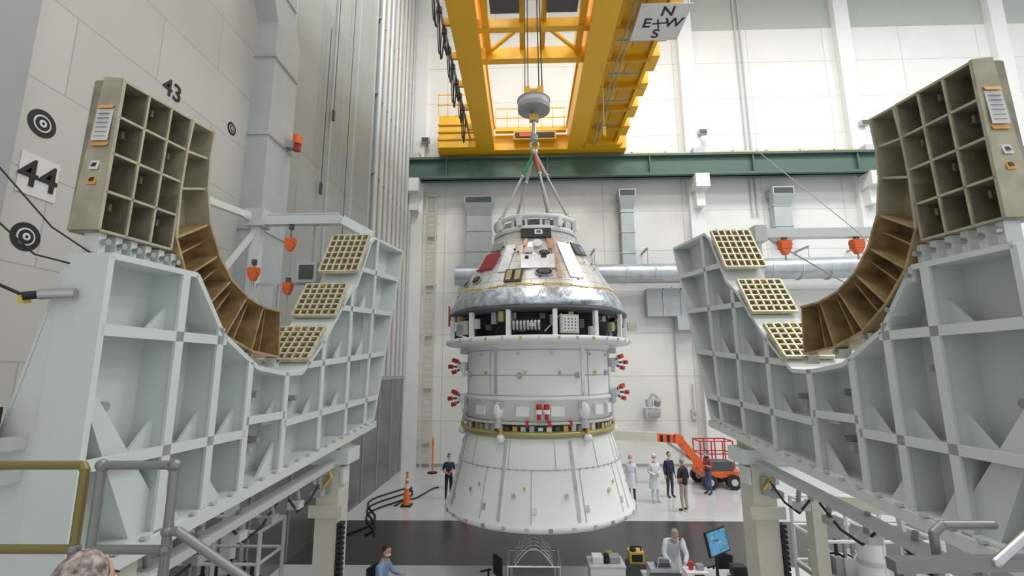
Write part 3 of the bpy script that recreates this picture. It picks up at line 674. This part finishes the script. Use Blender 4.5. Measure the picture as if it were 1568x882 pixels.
# ---------------------------------------------------------------- people
def skin_mesh(J,E,Rr,root=0,sub=1):
    me=bpy.data.meshes.new('t'); me.from_pydata(J,E,[]); o=bpy.data.objects.new('t',me); sc.collection.objects.link(o)
    o.modifiers.new('s','SKIN'); d=me.skin_vertices[0].data
    for i,r in enumerate(Rr): d[i].radius=(r,r); d[i].use_root=(i==root)
    m=o.modifiers.new('u','SUBSURF'); m.levels=sub; m.render_levels=sub
    dg=bpy.context.evaluated_depsgraph_get(); dg.update()
    ev=bpy.data.meshes.new_from_object(o.evaluated_get(dg))
    V=[v.co.copy() for v in ev.vertices]; F=[tuple(p.vertices) for p in ev.polygons]
    bpy.data.objects.remove(o); bpy.data.meshes.remove(ev); bpy.data.meshes.remove(me)
    return V,F
def person(name,x,y,z0,heading,h=1.75,top=NAVY,pants=BLKC,shoe=BLK,skin=SKIN,hair=HAIRD,mask=MASKB,pose='down',coat=False,short=False,net=None,headturn=0):
    s=h/1.75
    D=dict(pel=(0,0,.96),spi=(0,0,1.13),che=(0,0,1.33),nb=(0,.005,1.47),nk=(0,-.01,1.55),
      shL=(.165,.0,1.41),elL=(.225,.03,1.14),wrL=(.235,-.05,.90),shR=(-.165,.0,1.41),elR=(-.225,.03,1.14),wrR=(-.235,-.05,.90),
      hpL=(.09,0,.90),knL=(.10,-.02,.50),anL=(.11,.02,.09),toL=(.125,-.16,.045),hpR=(-.09,0,.90),knR=(-.10,-.02,.50),anR=(-.11,.02,.09),toR=(-.125,-.16,.045))
    if pose=='front': D.update(elL=(.24,.02,1.14),wrL=(.07,-.23,1.12),elR=(-.24,.02,1.14),wrR=(-.07,-.24,1.06))
    if pose=='hip': D.update(elL=(.33,.08,1.17),wrL=(.17,-.05,1.0))
    if pose=='one': D.update(elL=(.25,-.02,1.15),wrL=(.16,-.24,1.2))
    if pose=='bend':
        D.update(spi=(0,-.07,1.11),che=(0,-.2,1.27),nb=(0,-.29,1.37),nk=(0,-.34,1.43),shL=(.17,-.23,1.33),shR=(-.17,-.23,1.33),elL=(.25,-.38,1.1),elR=(-.25,-.38,1.1),wrL=(.16,-.56,.98),wrR=(-.14,-.58,.98))
    if pose=='sit':
        D.update(pel=(0,0,.52),spi=(0,.0,.70),che=(0,-.03,.90),nb=(0,-.04,1.04),nk=(0,-.06,1.11),shL=(.165,-.03,.98),shR=(-.165,-.03,.98),elL=(.24,-.14,.74),elR=(-.24,-.14,.74),wrL=(.14,-.38,.76),wrR=(-.14,-.38,.76),
          hpL=(.10,-.05,.50),hpR=(-.10,-.05,.50),knL=(.13,-.44,.50),knR=(-.13,-.44,.50),anL=(.13,-.42,.09),anR=(-.13,-.42,.09),toL=(.14,-.6,.045),toR=(-.14,-.6,.045))
    names=list(D); idx={n:i for i,n in enumerate(names)}
    rad=dict(pel=.145,spi=.13,che=.155,nb=.075,nk=.055,sh=.072,el=.05,wr=.034,hp=.09,kn=.065,an=.045,to=.038)
    if coat: rad.update(pel=.16,spi=.15,che=.165,sh=.08,el=.06,wr=.045)
    Rr=[rad.get(n,rad.get(n[:2],.05)) for n in names]
    Ed=[('pel','spi'),('spi','che'),('che','nb'),('nb','nk')]
    for q in 'LR': Ed+=[('che','sh'+q),('sh'+q,'el'+q),('el'+q,'wr'+q),('pel','hp'+q),('hp'+q,'kn'+q),('kn'+q,'an'+q),('an'+q,'to'+q)]
    V,F=skin_mesh([D[n] for n in names],[(idx[a],idx[c]) for a,c in Ed],Rr,0,1)
    def mof(e):
        a,c=e
        if c=='nk': return skin
        if c[:2]=='to': return shoe
        if c[:2] in('kn','an'): return pants
        if c[:2]=='hp': return top if coat else pants
        if c[:2]=='wr' and short: return skin
        return top
    segs=[(Vector(D[a]),Vector(D[c]),mof((a,c)),(a,c)) for a,c in Ed]
    def near(p):
        best=None
        for a,c,m,e in segs:
            d=c-a;t=max(0,min(1,(p-a).dot(d)/d.length_squared)); q=a+d*t; k=(p-q).length
            if e[1] in('spi','che'): k*=.8
            if best is None or k<best[0]: best=(k,m,e,q)
        return best
    b=B(); V2=[]
    for v in V:
        k,m,e,q=near(v); v=v.copy()
        if e[1] in('spi','che'): v.y=q.y+(v.y-q.y)*.8; v.x=q.x+(v.x-q.x)*1.08
        V2.append(v)
    groups={}
    for f in F:
        c=Vector((0,0,0))
        for i in f: c+=V[i]
        c/=len(f); groups.setdefault(near(c)[1],[]).append(f)
    k0=len(b.V); b.V+=[tuple(v) for v in V2]
    for m,fs in groups.items():
        mi=b.mi(m)
        for f in fs: b.F.append([k0+i for i in f]); b.M.append(mi); b.S.append(True)
    nk=Vector(D['nk'])
    fwd=.5 if pose=='bend' else (.2 if pose=='sit' else .05)
    Rh=Matrix.Rotation(math.radians(headturn),3,'Z')@Matrix.Rotation(fwd,3,'X')
    hc=nk+Rh@Vector((0,-.02,.135))
    def shape(v):
        v=v.copy()
        if v.z<0: v.x*=1-.28*(-v.z)**1.3; v.y*=1-.12*(-v.z)
        if v.y<-.2 and abs(v.x)<.28 and -.35<v.z<.15: v.y-=.16*(1-abs(v.x)/.28)*(1-abs(v.z+.1)/.25)
        if v.y<-.5 and .05<v.z<.22: v.y*=.95
        return v
    b.ball(hc,(.076,.096,.118),skin,24,18,Rh,shape)
    for sx in(-1,1):
        b.ball(hc+Rh@Vector((sx*.03,-.088,.012)),(.012,.008,.007),WHT2,8,6,Rh); b.ball(hc+Rh@Vector((sx*.03,-.094,.012)),(.006,.005,.006),EYE,6,4,Rh)
        b.box(hc+Rh@Vector((sx*.03,-.09,.032)),(.03,.008,.006),hair,Rh)
        b.ball(hc+Rh@Vector((sx*.077,.005,-.005)),(.012,.02,.03),skin,8,6,Rh)
    b.box(hc+Rh@Vector((0,-.088,-.062)),(.04,.01,.01),DRED,Rh)
    if mask:
        b.ball(hc+Rh@Vector((0,-.03,-.055)),(.066,.082,.05),mask,16,10,Rh)
        for sx in(-1,1): b.cyl(hc+Rh@Vector((sx*.062,-.05,-.04)),hc+Rh@Vector((sx*.078,.0,.0)),.003,mask,n=5)
    def hairf(v):
        v=v.copy()
        if v.y<-.1 and v.z<.45: v.y*=.6; v.x*=.97
        if v.z<-.35: v.z=-.35
        return v
    if net: b.ball(hc+Rh@Vector((0,.018,.028)),(.092,.108,.112),net,28,18,Rh,lambda v:Vector((v.x,v.y*(.8 if v.y<0 else 1),max(v.z,-.35)))*(1+.015*math.sin(9*v.x)*math.cos(8*v.y)))
    else: b.ball(hc+Rh@Vector((0,.014,.022)),(.083,.098,.112),hair,20,14,Rh,hairf)
    for q,sx in(('L',1),('R',-1)):
        w=Vector(D['wr'+q]); e=Vector(D['el'+q]); d=(w-e).normalized()
        side_=Vector((0,-1,0)) if abs(d.z)>.6 else Vector((-sx,0,0)); nrm=d.cross(side_).normalized(); side_=nrm.cross(d).normalized()
        Rm=Matrix((side_,nrm,d)).transposed()
        b.ball(w+d*.045,(.04,.018,.055),skin,12,8,Rm)
        for k,(of,L) in enumerate(((-.03,.062),(-.01,.074),(.01,.078),(.03,.07))):
            p=w+d*.085+side_*of; cu=nrm*(-.3*sx)
            p1=p+(d+cu*.5).normalized()*L*.5; p2=p1+(d+cu*1.6).normalized()*L*.5
            b.cyl(p-d*.02,p1,.0095,skin,r1=.0085,n=7); b.cyl(p1,p2,.0085,skin,r1=.0065,n=7); b.ball(p2,(.0065,)*3,skin,6,4); b.ball(p1,(.0087,)*3,skin,6,4)
        p=w+d*.03+side_*.034; p1=p+(d*.7+side_*.7).normalized()*.035; p2=p1+(d*.95+side_*.2).normalized()*.03
        b.cyl(p,p1,.0115,skin,r1=.01,n=7); b.cyl(p1,p2,.01,skin,r1=.0075,n=7); b.ball(p2,(.0075,)*3,skin,6,4)
    if coat and pose!='sit':
        n=28; vs=[]
        prof=((1.12,.165,.125),(1.0,.18,.14),(.8,.205,.165),(.52,.235,.19))
        for (z,rx,ry) in prof:
            for i in range(n):
                t=2*math.pi*i/n; w=1+.03*math.sin(5*t)*(1.1-z)*2; vs.append((rx*w*math.cos(t),ry*w*math.sin(t),z))
        b.add(vs,[(j*n+i,j*n+(i+1)%n,(j+1)*n+(i+1)%n,(j+1)*n+i) for j in range(3) for i in range(n)],top,True)
        b.box((0,-.155,.85),(.008,.02,.6),LGR)
    elif not coat and pose!='sit':
        b.rev([(.150,1.0),(.155,.975),(.150,.95)],(0,0),BLK,24)
    M=Matrix.Translation((x,y,z0))@Matrix.Rotation(math.radians(heading),4,'Z')@Matrix.Scale(s,4)
    b.V=[tuple(M@Vector(v)) for v in b.V]
    return b.obj(name)
person('standing_technician',-3.25,20.6,FL,15,1.76,NAVY,BLKC,pose='front',short=True)
person('labcoat_engineer',4.3,20.4,FL,-20,1.74,COATW,DGREY,hair=HAIRG,mask=MASKW,pose='down',coat=True)
person('labcoat_engineer',5.2,20.2,FL,10,1.80,COATW,COATW,shoe=LGR,mask=MASKW,pose='front',coat=True,net=NETW)
person('standing_technician',5.95,18.95,FL,-150,1.86,BLKC,KHK,hair=HAIRG,mask=MASKB,pose='hip',short=True,headturn=-30)
person('standing_technician',6.0,20.9,FL,20,1.78,NAVY,DGREY,mask=MASKB,pose='down')
person('standing_technician',7.8,21.4,FL,-70,1.78,MAR,JEAN,skin=SKIN2,pose='one',short=True)
person('labcoat_engineer',3.4,12.0,FL,-5,1.76,COATW,DGREY,hair=HAIRG,mask=MASKB,pose='bend',coat=True)
person('seated_technician',-3.25,11.3,FL,75,1.82,BLUS,DGREY,mask=MASKW,pose='sit')
person('observer_in_hairnet',-1.79,1.98,-2.52,160,1.74,NAVY,DGREY,mask=None,net=NET)

# ---------------------------------------------------------------- foreground floor equipment
def chair(x,y,a,arms=True):
    b=B(); R=Matrix.Rotation(math.radians(a),3,'Z'); c=Vector((x,y,FL))
    def bb(p,s,m): b.box(c+R@Vector(p),s,m,R)
    bb((0,-.02,.36),(.44,.42,.06),BLK); bb((0,.24,.74),(.40,.05,.42),BLK); bb((0,.24,.45),(.06,.04,.3),DGR)
    b.cyl(c+Vector((0,0,.08)),c+Vector((0,0,.35)),.03,STEEL)
    for k in range(5):
        t=k*math.pi*.4; e=Vector((.28*math.cos(t),.28*math.sin(t),.07)); b.cyl(c+Vector((0,0,.09)),c+e,.02,BLK,n=6); b.cyl(c+e+Vector((-.02,0,-.03)),c+e+Vector((.02,0,-.03)),.035,BLK,n=8)
    if arms:
        for sx in(-.25,.25): bb((sx,.05,.60),(.05,.28,.03),BLK); bb((sx,.12,.48),(.03,.04,.2),BLK)
    b.obj('office_chair')
chair(-3.25,11.3,75,False); chair(-.9,11.8,-60); chair(4.5,12.1,-60)
b=B()
x0,x1,y0,y1=-.45,.75,11.6,12.6
for x in(x0,x1):
    for y in(y0,y1): b.cyl((x,y,FL+.12),(x,y,FL+.85),.03,CHR,n=8); b.cyl((x-.02,y,FL+.08),(x+.02,y,FL+.08),.08,BLK)
for z in(.2,.85):
    b.tube([(x0,y0,FL+z),(x1,y0,FL+z),(x1,y1,FL+z),(x0,y1,FL+z),(x0,y0,FL+z)],.025,CHR)
for k in range(5):
    y=y0+.25*k; b.tube([(x0+.15+.9*i/12,y,FL+.85+.38*math.sin(math.pi*i/12)) for i in range(13)],.018,CHR,6)
for k in range(7):
    t=math.pi*(k+.5)/7; b.cyl((x0+.6-.45*math.cos(t),y0,FL+.85+.38*math.sin(t)),(x0+.6-.45*math.cos(t),y1,FL+.85+.38*math.sin(t)),.012,CHR,n=6)
b.bx(x0+.1,x1-.1,y0+.1,y1-.1,FL+.25,FL+.5,GRY)
b.obj('wire_cradle_cart')
def equip(name,x,y,w,d,h,m):
    b=B(); b.bx(x-w/2,x+w/2,y-d/2,y+d/2,FL+.12,FL+h,m); b.bx(x-w/2-.02,x+w/2+.02,y-d/2-.02,y+d/2+.02,FL+h,FL+h+.03,LGR)
    for sx in(-1,1):
        for sy in(-1,1): b.cyl((x+sx*w*.4-.02,y+sy*d*.4,FL+.07),(x+sx*w*.4+.02,y+sy*d*.4,FL+.07),.07,BLK)
        b.box((x+sx*w*.25,y,FL+h+.09),(w*.3,d*.5,.13),(WHT2,GRY)[sx>0]); b.box((x+sx*w*.2,y-d/2-.01,FL+h*.7),(w*.3,.02,.2),GRY)
    b.cyl((x,y-.1,FL+h+.03),(x,y-.1,FL+h+.22),.06,BLK); b.box((x+.1,y+d*.3,FL+h+.1),(.15,.1,.16),GOLD)
    b.tube([(x-w/2,y-d/2-.05,FL+h*.85),(x+w/2,y-d/2-.05,FL+h*.85)],.015,CHR)
    return b.obj(name)
equip('instrument_cart',1.75,11.4,.75,.6,1.02,WHT2)
b=B(); b.bx(2.5,3.9,10.7,11.35,FL+.86,FL+.9,LGR)
for x in(2.55,3.85):
    for y in(10.75,11.3): b.bx(x-.03,x+.03,y-.03,y+.03,FL,FL+.86,STEEL)
b.bx(2.55,3.85,10.75,11.3,FL+.3,FL+.33,LGR)
b.obj('workbench')
b=B(); b.bx(2.6,3.2,10.8,11.2,FL+.9,FL+1.12,GALV); b.bx(2.57,3.23,10.78,10.8,FL+1.0,FL+1.05,DGR); b.box((2.9,11.0,FL+1.16),(.3,.2,.08),DGR)
b.tube([(2.75,10.85,FL+1.12),(2.8,10.9,FL+1.3),(3.0,10.9,FL+1.3),(3.05,10.85,FL+1.12)],.012,CHR,6); b.obj('instrument_case')
b=B(); b.bx(3.35,3.8,10.8,11.15,FL+.9,FL+1.05,WHT2); b.box((3.6,10.79,FL+.98),(.2,.01,.08),BLK); b.cyl((3.5,11,FL+1.05),(3.5,11,FL+1.2),.05,RED); b.box((3.68,11,FL+1.1),(.14,.14,.1),GRY); b.obj('test_instrument')
b=B(); b.bx(2.45,2.8,12.2,12.5,FL+.7,FL+.95,YTAPE); b.bx(2.5,2.75,12.18,12.2,FL+.75,FL+.9,BLK); b.bx(2.4,2.85,12.15,12.55,FL+.1,FL+.7,DGR); b.tube([(2.5,12.3,FL+.95),(2.52,12.3,FL+1.05),(2.73,12.3,FL+1.05),(2.75,12.3,FL+.95)],.02,BLK); b.ball((2.55,12.3,FL+.98),(.08,.08,.06),BLK)
for x in(2.45,2.8): b.cyl((x,12.3,FL+.08),(x+.03,12.3,FL+.08),.08,BLK)
b.obj('yellow_vacuum_unit')
b=B()
R=Matrix.Rotation(math.radians(38),3,'Z')@Matrix.Rotation(math.radians(-12),3,'X'); c=Vector((4.2,11.3,FL+1.5))
b.box(c,(.78,.05,.5),BLK,R); b.box(c+R@Vector((0,-.028,0)),(.72,.01,.44),SCRN,R)
for k in range(4): b.box(c+R@Vector((-.2+.13*k,-.035,.1-.06*k)),(.14,.004,.03),(GALV,DGR,GALV,GRY)[k],R)
b.cyl(c+Vector((0,.1,-.1)),(4.2,11.4,FL+.75),.035,BLK); b.bx(3.95,4.95,11.1,11.8,FL+.7,FL+.75,LGR)
for x in(4.0,4.9):
    for y in(11.15,11.75): b.bx(x-.02,x+.02,y-.02,y+.02,FL,FL+.7,STEEL)
b.box((4.6,11.3,FL+.77),(.4,.18,.03),BLK); b.box((4.7,11.5,FL+.85),(.3,.25,.2),BLK)
b.obj('monitor_desk')
def scaffold(x0,x1,y0,y1,zt,m):
    b=B()
    for x in(x0,(x0+x1)/2,x1):
        for y in(y0,y1): b.cyl((x,y,FL),(x,y,zt),.035,m,n=8)
    for z in(zt,zt-.5,zt-1.1,FL+.6):
        b.tube([(x0,y0,z),(x1,y0,z),(x1,y1,z),(x0,y1,z),(x0,y0,z)],.028,m)
    b.bx(x0,x1,y0,y1,zt-1.2,zt-1.14,GRY); b.cyl((x0,y0,FL+.6),(x1,y0,zt-1.1),.025,m,n=8)
    for k in range(10):
        c=(random.uniform(x0+.2,x1-.2),(y0+y1)/2+random.uniform(-.2,.2),zt-1.0); b.box(c,(.2,.25,.28),(LGR,GRY,WHT2,BLK)[k%4]); b.cyl(c,(c[0],c[1],zt-.6),.03,(GRY,BLK)[k%2],n=8)
    return b
scaffold(4.95,6.9,8.6,9.5,-2.35,WHT2).obj('mobile_scaffold')
scaffold(-5.9,-4.4,8.2,9.0,-2.6,LGR).obj('mobile_scaffold')
b=B(); b.cyl((5.1,7.7,FL),(5.1,7.7,-2.4),.16,WHT2,n=20); b.cyl((5.1,7.7,-2.4),(5.1,7.7,-2.3),.2,LGR,n=20); b.cyl((5.1,7.7,FL),(5.1,7.7,FL+.08),.3,GRY,n=20)
for k in range(4): b.cyl((5.1,7.7,FL+.6+k*.6),(5.1,7.7,FL+.66+k*.6),.18,LGR,n=20)
b.obj('purge_air_column')
b=B()
for x in(5.5,5.95): b.beam((x,7.2,FL),(x,7.6,-1.75),.05,.09,LGR)
for k in range(11): t=(k+.5)/11; b.cyl((5.5,7.2+.4*t,FL+3.5*t),(5.95,7.2+.4*t,FL+3.5*t),.025,LGR,n=6)
b.tube([(5.5,7.6,-1.75),(5.45,7.7,-1.55),(5.3,8.0,-1.5)],.03,YTAPE)
b.obj('step_ladder')
b=B(); b.beam((4.6,8.2,-2.1),(7.4,8.15,-2.3),.16,.22,CREAM); b.bx(7.2,7.4,8.05,8.25,FL,-2.3,CREAM); b.bx(4.55,4.75,8.1,8.3,FL,-2.1,CREAM); b.obj('support_cross_beam')

# ---------------------------------------------------------------- near platforms and rails
def deck(b,x0,x1,y0,y1):
    b.bx(x0,x1,y0,y1,-2.62,-2.52,GRY)
    for x in(x0+.1,x1-.1):
        for y in(y0+.1,y1-.1): b.bx(x-.06,x+.06,y-.06,y+.06,FL,-2.62,LGR)
b=B(); deck(b,-3.4,-.9,.9,3.1)
y=2.9; r=.026
b.tube([(-3.3,y,-.55),(-2.68,y,-.55),(-2.66,y,-.58),(-2.66,y,-2.52)],r,OLRAIL,12); b.tube([(-3.3,y,-1.02),(-2.66,y,-1.02)],r,OLRAIL,12); b.cyl((-3.3,y,-2.52),(-3.3,y,-.55),r,OLRAIL)
GR=mat('rail_grey',(.25,.26,.25),.35,.5)
b.tube([(-2.56,y,-2.52),(-2.56,y,-.58),(-2.53,y,-.55),(-2.14,y,-.55),(-2.11,y,-.58),(-2.11,y,-2.52)],r,GR,12); b.tube([(-2.56,y,-1.02),(-2.11,y,-1.02)],r,GR,12)
b.tube([(-2.11,y,-.92),(-2.05,y,-.92),(-1.2,y,-1.42),(-1.2,y,-2.52)],r,GR,12)
for p in((-2.11,y,-.55),(-2.11,y,-.92),(-2.56,y,-.55),(-2.11,y,-1.02),(-2.66,y,-1.02)): b.ball(p,(.036,.036,.036),GR,10,8)
b.obj('access_platform')
b=B(); deck(b,1.55,3.5,.9,2.9)
b.beam((1.75,2.5,-.93),(3.2,2.45,-.88),.07,.055,GR); b.bx(1.78,1.84,2.47,2.53,-2.52,-.9,GR); b.bx(3.1,3.16,2.42,2.48,-2.52,-.88,GR)
b.tube([(2.05,2.6,-2.52),(2.05,2.6,-.82),(2.1,2.6,-.78),(2.35,2.6,-.78)],.022,GR,10); b.cyl((2.5,2.45,-2.52),(2.5,2.45,-.4),.024,GR,n=12); b.ball((2.5,2.45,-.4),(.04,.04,.04),GR)
b.tube([(2.5,2.45,-.68),(2.2,2.45,-.9)],.022,CHR,10)
b.obj('access_platform')

# ---------------------------------------------------------------- lights / world / camera
w=bpy.data.worlds.new('world'); sc.world=w; w.use_nodes=True
bg=w.node_tree.nodes['Background']; bg.inputs[0].default_value=(.95,.98,1,1); bg.inputs[1].default_value=.78
def area(x,y,z,sz,e,col=(1,.985,.96)):
    l=bpy.data.lights.new('high_bay_lamp','AREA'); l.size=sz; l.energy=e; l.color=col
    o=bpy.data.objects.new('high_bay_lamp',l); o.location=(x,y,z+H); sc.collection.objects.link(o)
for x in(-2,8,18,28):
    for y,e in((3,800),(15,1400)): area(x,y,23.5,4,e)
cd=bpy.data.cameras.new('camera'); cd.lens=16.46; cd.sensor_width=36; cd.clip_end=200
cam=bpy.data.objects.new('camera',cd); sc.collection.objects.link(cam)
cam.matrix_world=Matrix.Translation((0,0,H))@Matrix.Rotation(math.radians(1.55),4,'Z')@Matrix.Rotation(math.radians(100),4,'X')@Matrix.Rotation(math.radians(-.3),4,'Z')
sc.camera=cam
